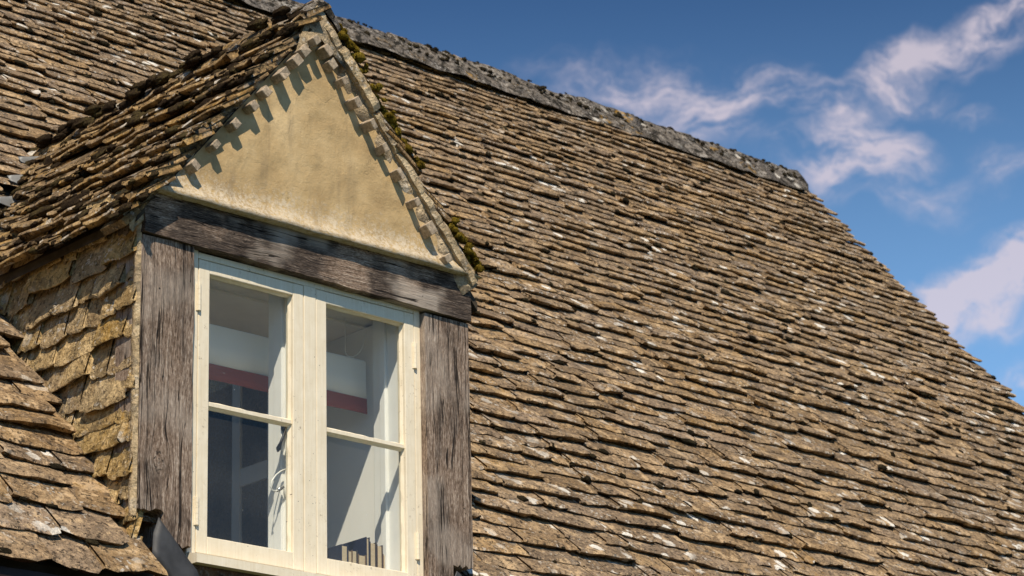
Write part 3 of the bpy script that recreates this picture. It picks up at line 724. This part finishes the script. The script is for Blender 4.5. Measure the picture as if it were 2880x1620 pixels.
def casement(x0, x1, gx0, gx1, hinge_left):
    c = MB(); y1 = YF+.040
    c.box(x0, gx0, YF, y1, SZ0, SZ1, B); c.box(gx1, x1, YF, y1, SZ0, SZ1, B)
    c.box(gx0-.0005, gx1+.0005, YF+.0004, y1-.0004, GZ1, SZ1-.0004, B); c.box(gx0-.0005, gx1+.0005, YF+.0004, y1-.0004, SZ0+.0004, GZ0, B)
    # putty bevel round each pane
    o = c.build('casement', M['paint'], win)
    zb0, zb1 = .8935-.013, .8935+.011
    bar = MB(); vb = [(x, a, b) for x in (gx0-.001, gx1+.001) for a, b in ((YF+.006, zb0+.006), (YF+.006, zb1-.006), (YF+.022, zb1), (YF+.038, zb1-.002), (YF+.038, zb0+.002), (YF+.022, zb0))]
    bar.add(vb, [(0, 1, 2, 3, 4, 5)[::-1], (6, 7, 8, 9, 10, 11)]+[(i, (i+1) % 6, 6+(i+1) % 6, 6+i) for i in range(6)]); bar.build('glazing_bar', M['paint'], o)
    for z0, z1, s in ((GZ0, zb0+.004, 1), (zb1-.004, GZ1, 2)):
        gy = YF+.024
        MB().add([(gx0-.004, gy, z0-.004), (gx1+.004, gy, z0-.004), (gx1+.004, gy+.001*s, z1+.004), (gx0-.004, gy+.001*s, z1+.004)], [(0, 1, 2, 3)]).build('glass_pane', M['glass'], o)
        pt = MB(); d = .006; r = random.Random(int(x0*1000)+s)
        ring = [(gx0, z0), (gx1, z0), (gx1, z1), (gx0, z1)]
        for i in range(4):
            (ax, az), (bx, bz) = ring[i], ring[(i+1) % 4]; nseg = 12; inx, inz = -(bz-az), (bx-ax); l = math.hypot(inx, inz); inx /= l; inz /= l
            vs = []
            for k in range(nseg+1):
                f = k/nseg; px, pz = ax+(bx-ax)*f, az+(bz-az)*f; dd = d*(.75+.5*r.random())
                vs += [(px, gy-.012, pz), (px+inx*dd, gy-.0008, pz+inz*dd)]
            pt.add(vs, [(2*k, 2*k+2, 2*k+3, 2*k+1) for k in range(nseg)])
        pt.build('putty', M['paint'], o)
    xh = x0-.0009 if hinge_left else x1+.0009
    for zz in (SZ1-.135, SZ0+.135) if hinge_left else (SZ1-.155, SZ0+.155):
        hg = MB(); L = .092
        for k in range(5):
            a = zz-L/2+L*k/5; hg.tube([(xh, YF-.004, a+.0003), (xh, YF-.004, a+L/5-.0003)], .0066, 10, False)
        hg.box(xh-.010, xh+.010, YF-.0022, YF+.002, zz-L/2, zz+L/2)
        hg.build('hinge', M['paint'], o)
    return o
c1 = casement(SX[0], SX[1], .2854, .6324, True); c2 = casement(SX[2], SX[3], .7758, 1.1226, False)

# inner window: painted lining, mullion and jambs of the secondary frame
inner = thing('inner_window_frame', 'white painted inner frame and lining behind the casement panes', 'window frame', (.70, .15, .40))
im = MB()
im.box(1.150, 1.195, .0855, .150, .38, 1.41, .002); im.box(1.138, 1.160, .150, .180, .38, 1.41, .003); im.box(1.150, 1.195, .1805, .228, .38, 1.41, .003)
im.build('jamb', M['white'], inner)
im = MB(); im.box(.206, .232, .0855, .228, .38, 1.41, .002); im.build('jamb', M['white'], inner)
im = MB(); im.box(.672, .735, .0855, .120, .38, 1.41, .002); im.box(.660, .735, .1205, .165, .38, 1.41, .003); im.box(.668, .728, .1655, .205, .38, 1.41, .003)
im.build('mullion', M['white'], inner)
MB().box(.206, 1.195, .0855, .30, 1.4105, 1.425, .001).build('head_lining', M['ceiling'], inner)
MB().box(.206, 1.195, .0856, .36, .372, .398, .002).build('window_board', M['white'], inner)

# catch, black spoon handle and cable restrictor on the inner mullion
def on_m(px, py, y): return hit(px, py, (0, 1, 0), (0, y, 0))
pa, pb, pc = on_m(806, 1203, .112), on_m(796, 1228, .104), on_m(783, 1262, .098)
hnd = MB().tube([on_m(812, 1196, .118), pa, pb, (pb+pc)/2, pc, on_m(781, 1270, .096)], [.006, .0075, .0045, .0050, .0085, .003], 10).build('handle', M['black'], inner)
tag(hnd, 'black iron spoon-ended handle')
MB().box(.655, .676, .105, .119, pa.z-.012, pa.z+.030, .002).build('back_plate', M['black'], hnd)
q = on_m(801, 1370, .108); bm = bmesh.new(); bmesh.ops.create_uvsphere(bm, u_segments=20, v_segments=12, radius=1.0)
for v in bm.verts: v.co = Vector((q.x+.012+v.co.x*.016, q.y+v.co.y*.012, q.z+v.co.z*.040))
for f in bm.faces: f.smooth = True
me = bpy.data.meshes.new('restrictor'); bm.to_mesh(me); bm.free(); res = tag(link('restrictor', me, inner, M['plastic']), 'white oval restrictor with looped cable')
MB().tube([on_m(x, y, .098) for x, y in ((803, 1320), (790, 1325), (776, 1336), (765, 1352), (761, 1368), (766, 1379), (776, 1381), (786, 1376))], .0028, 8).build('cable', M['plastic'], res)
MB().tube([on_m(781, 1379, .097), on_m(796, 1370, .102)], .0065, 10).build('plug', M['steel'], res)

# blind
bl = thing('window_blind', 'pulled-up cream fabric blind with red herringbone border behind the panes', 'blind', (.70, .27, 1.17))
def blind_sheet(z0, z1, y, amp):
    vs = []; n = 60
    for i in range(n+1):
        x = .236+(1.148-.236)*i/n
        for z in (z0, (z0+z1)/2, z1): vs.append((x, y+amp*math.sin(x*23+z*4)*(1 if z < z1 else .4)+.004*fbm(x*5, z*5), z))
    o = len(vs); vs += [(a, b+.003, c) for a, b, c in vs]
    f = [(i*3+j, (i+1)*3+j, (i+1)*3+j+1, i*3+j+1) for i in range(n) for j in range(2)]
    f += [tuple(o+k for k in q[::-1]) for q in f]
    f += [(i*3, o+i*3, o+(i+1)*3, (i+1)*3) for i in range(n)]
    return MB().add(vs, f, True)
blind_sheet(1.122, 1.262, .262, .0025).build('fabric', M['blind'], bl)
blind_sheet(1.068, 1.1235, .2600, .0025).build('red_border', M['blind_red'], bl)
MB().box(.236, 1.148, .268, .295, 1.245, 1.268, .003).build('head_rail', M['white'], bl)
MB().tube([(1.05, .258, 1.405), (1.05, .258, 1.275), (1.062, .255, 1.262), (1.085, .255, 1.266), (1.11, .255, 1.285), (1.128, .255, 1.315), (1.14, .255, 1.37)], .0016, 6).build('cord', M['plastic'], bl)

# room behind
rm = MB(); rm.box(1.170, 1.199, .2285, .66, -.30, 1.40); ow = rm.build('room_wall', M['roomwall']); tag(ow, kind='structure')
rm = MB(); rm.box(.155, .230, .2285, .66, -.30, 1.40); tag(rm.build('room_wall', M['roomwall']), kind='structure')
rm = MB(); rm.box(-1.2, 3.2, 3.0, 3.06, -1.2, 3.0).box(3.2, 3.26, .7, 3.0, -1.2, 1.0).box(-1.26, -1.2, .7, 3.0, -1.2, 1.0).box(1.25, 3.2, .66, .70, -1.2, .9).box(-1.2, .155, .66, .70, -1.2, .9); tag(rm.build('room_wall', M['door']), kind='structure')
rm = MB(); rm.box(.156, 1.244, .3005, 1.02, 1.402, 1.43); tag(rm.build('room_ceiling', M['ceiling']), kind='structure')
rm = MB(); rm.box(-1.2, 3.2, .402, 3.0, -.36, -.302); tag(rm.build('room_floor', M['floor']), kind='structure')
door = thing('panelled_door', 'dark grey panelled door standing in shade inside the window', 'door', (1.205, .85, -.30))
dm = MB().box(1.200, 1.225, .664, 1.30, -.299, 1.395); dm.build('leaf', M['door'], door)
for a, b, c, d in ((.664, .700, -.299, 1.395), (.835, .885, -.299, 1.395), (1.05, 1.10, -.299, 1.395)): MB().box(1.186, 1.1995, a, b, c, d, .003).build('stile', M['door'], door)
for a, b, c, d in ((.7005, .8345, .98, 1.05), (.8855, 1.0495, .98, 1.05), (.7005, .8345, .40, .50), (.8855, 1.0495, .40, .50)): MB().box(1.187, 1.1995, a, b, c, d, .003).build('rail', M['door'], door)

# books on the window board, fore-edges to the glass
BK = [(.030, .150, (.012, .016, .035), 'navy blue book with worn boards'), (.020, .135, (.16, .10, .05), 'thin tan book'), (.024, .140, (.035, .030, .028), 'charcoal book'), (.034, .128, (.14, .09, .05), 'brown book with thick yellowed pages'),
      (.016, .192, (.008, .011, .035), 'tall royal blue book'), (.028, .178, (.030, .022, .016), 'dark brown book'), (.026, .172, (.05, .028, .018), 'reddish brown book'), (.024, .142, (.17, .11, .06), 'short tan book'), (.022, .150, (.012, .045, .020), 'dark green book')]
bx = .945
for i, (tw, hh, colr, nm) in enumerate(BK):
    r = random.Random(60+i); z0 = .3985; y0, y1 = .155+r.uniform(0, .008), .29
    tilt = 0
    b = thing('book', f'{nm} on the window board', 'book', (bx+tw/2, .22, z0), 'books on the window board')
    bm_ = simple('book_cloth', colr, .7, 60.0, .2, .2, .001)
    cv = MB(); cv.box(bx, bx+.0028, y0, y1, z0, z0+hh).box(bx+tw-.0028, bx+tw, y0, y1, z0, z0+hh).box(bx+.0029, bx+tw-.0029, y1-.003, y1, z0, z0+hh); cv.build('cover', bm_, b)
    MB().box(bx+.003, bx+tw-.003, y0+.004, y1-.0032, z0+.003, z0+hh-.004).build('page_block', M['page'], b)
    bx += tw+.0006

# ================================================================== MOSS
def clump(c, nrm, rad, flat, r, sub=2, stretch=None):
    bm = CL_BM[sub][r.randrange(len(CL_BM[sub]))]
    a = nrm.orthogonal().normalized() if stretch is None else (stretch-nrm*stretch.dot(nrm)).normalized(); b = nrm.cross(a)
    sx = rad*(r.uniform(1.3, 2.3) if stretch is not None else r.uniform(.8, 1.3)); sy = rad*r.uniform(.7, 1.2); sz = rad*flat*r.uniform(.8, 1.2)
    A = np.array([[a.x*sx, b.x*sy, nrm.x*sz], [a.y*sx, b.y*sy, nrm.y*sz], [a.z*sx, b.z*sy, nrm.z*sz]])
    return bm[0]@A.T+np.array(c), bm[1]
CL_BM = {}
for sub in (2, 3):
    CL_BM[sub] = []
    for s in range(8):
        bm = bmesh.new(); bmesh.ops.create_icosphere(bm, subdivisions=sub, radius=1.0)
        for v in bm.verts: v.co *= 1+.38*fbm(v.co.x*1.6+s*7, v.co.y*1.6, v.co.z*1.6)+.16*mnoise.noise(v.co*4.5+Vector((s*3, 0, 0)))
        bm.verts.index_update(); CL_BM[sub].append((np.array([v.co for v in bm.verts]), [[v.index for v in f.verts] for f in bm.faces])); bm.free()
def moss_object(name, clumps, mat, label, blades=None):
    vs = []; fs = []; b = 0
    for v, f in clumps: vs.append(v); fs += [[i+b for i in q] for q in f]; b += len(v)
    if blades:
        for tri in blades: vs.append(np.array(tri)); fs.append([b, b+1, b+2]); b += 3
    me = bpy.data.meshes.new(name); me.from_pydata(np.concatenate(vs).tolist(), [], fs); me.polygons.foreach_set('use_smooth', [True]*len(fs)); me.update()
    return tag(link(name, me, None, mat), label, 'moss', kind='stuff')
r = random.Random(77); cl = []
for vi, mw, c in main:
    up_left = c.x < 3.0 and c.y > 1.0
    if r.random() < (.92 if up_left else .80) and c.x > -1.2:
        zone = fbm(c.x*.9, c.y*.9, 5.5)
        for _ in range(r.choice((1, 1, 2, 3)) if zone > -.05 else r.choice((0, 1))):
            p = mw @ Vector((r.uniform(-.48, .48), r.uniform(-.02, .10), 2.25+r.uniform(-.3, .7)))  # moss, with extra dark clumps standing in for shade under the slate edges
            cl.append(clump(p, FR.N, r.uniform(.006, .017)*(1.3 if r.random() < .18 else 1), .55, r, 2, FR.U if r.random() < .6 else None))
moss_object('moss', cl, M['moss_dark'], 'blackish moss cushions along the main roof courses, partly standing in for shade in their gaps')
cl = []
for vi, mw, c in ltiles:
    for _ in range(r.choice((2, 3, 4, 5, 6)) if r.random() < .92 else 0):
        p = mw @ Vector((r.uniform(-.5, .5), r.uniform(-.03, .22), 2.5+r.uniform(-.4, .5)))
        cl.append(clump(p, DL.N, r.uniform(.008, .022)*(1.7 if r.random() < .10 else 1), .52, r, 3, DL.U if r.random() < .85 else None))
for i in range(110):
    yy = r.uniform(-.02, 1.7); cl.append(clump(Vector((DXC-r.uniform(.02, .10), yy, DZ+r.uniform(.0, .06))), DL.N, r.uniform(.012, .026), .7, r, 3, DL.U))
moss_object('moss', cl, M['moss_brown'], 'brown and olive moss cushions thick over the dormer roof slates')
# golden strands on the right verge
bl_ = []; cl = []
for i in range(190):
    f = r.random()
    if not (.05 < f < .58 or .78 < f < .98): continue
    v = -f*.690/dc; c = DR.p(-.034+r.uniform(-.022, .03), v, .066+r.uniform(-.020, .012))
    rad = r.uniform(.008, .019); cl.append(clump(c, DR.N, rad, .8, r, 2))
    for _ in range(46):
        d = Vector((r.gauss(0, 1), r.gauss(0, 1), r.gauss(0, 1))).normalized(); p = c+d*rad*.9; q = p+(d+Vector((0, -.3, -.2))).normalized()*r.uniform(.004, .010); s_ = d.orthogonal().normalized()*.0022
        bl_.append([tuple(p-s_), tuple(p+s_), tuple(q)])
moss_object('moss', cl, M['moss_gold'], 'yellow-green moss hanging along the right verge of the dormer', bl_)
cl = []
for i in range(330):
    xx = r.uniform(-.5, X_END); side = r.uniform(-1, .15)
    c = Vector((xx, RIDGE_Y+side*.095, crest-abs(side)*.11)); cl.append(clump(c, Vector((0, -.7, .7)), r.uniform(.006, .020), .6, r, 2))
moss_object('moss', cl, M['moss_dark'], 'dark moss tufts dotted over the main ridge stones')
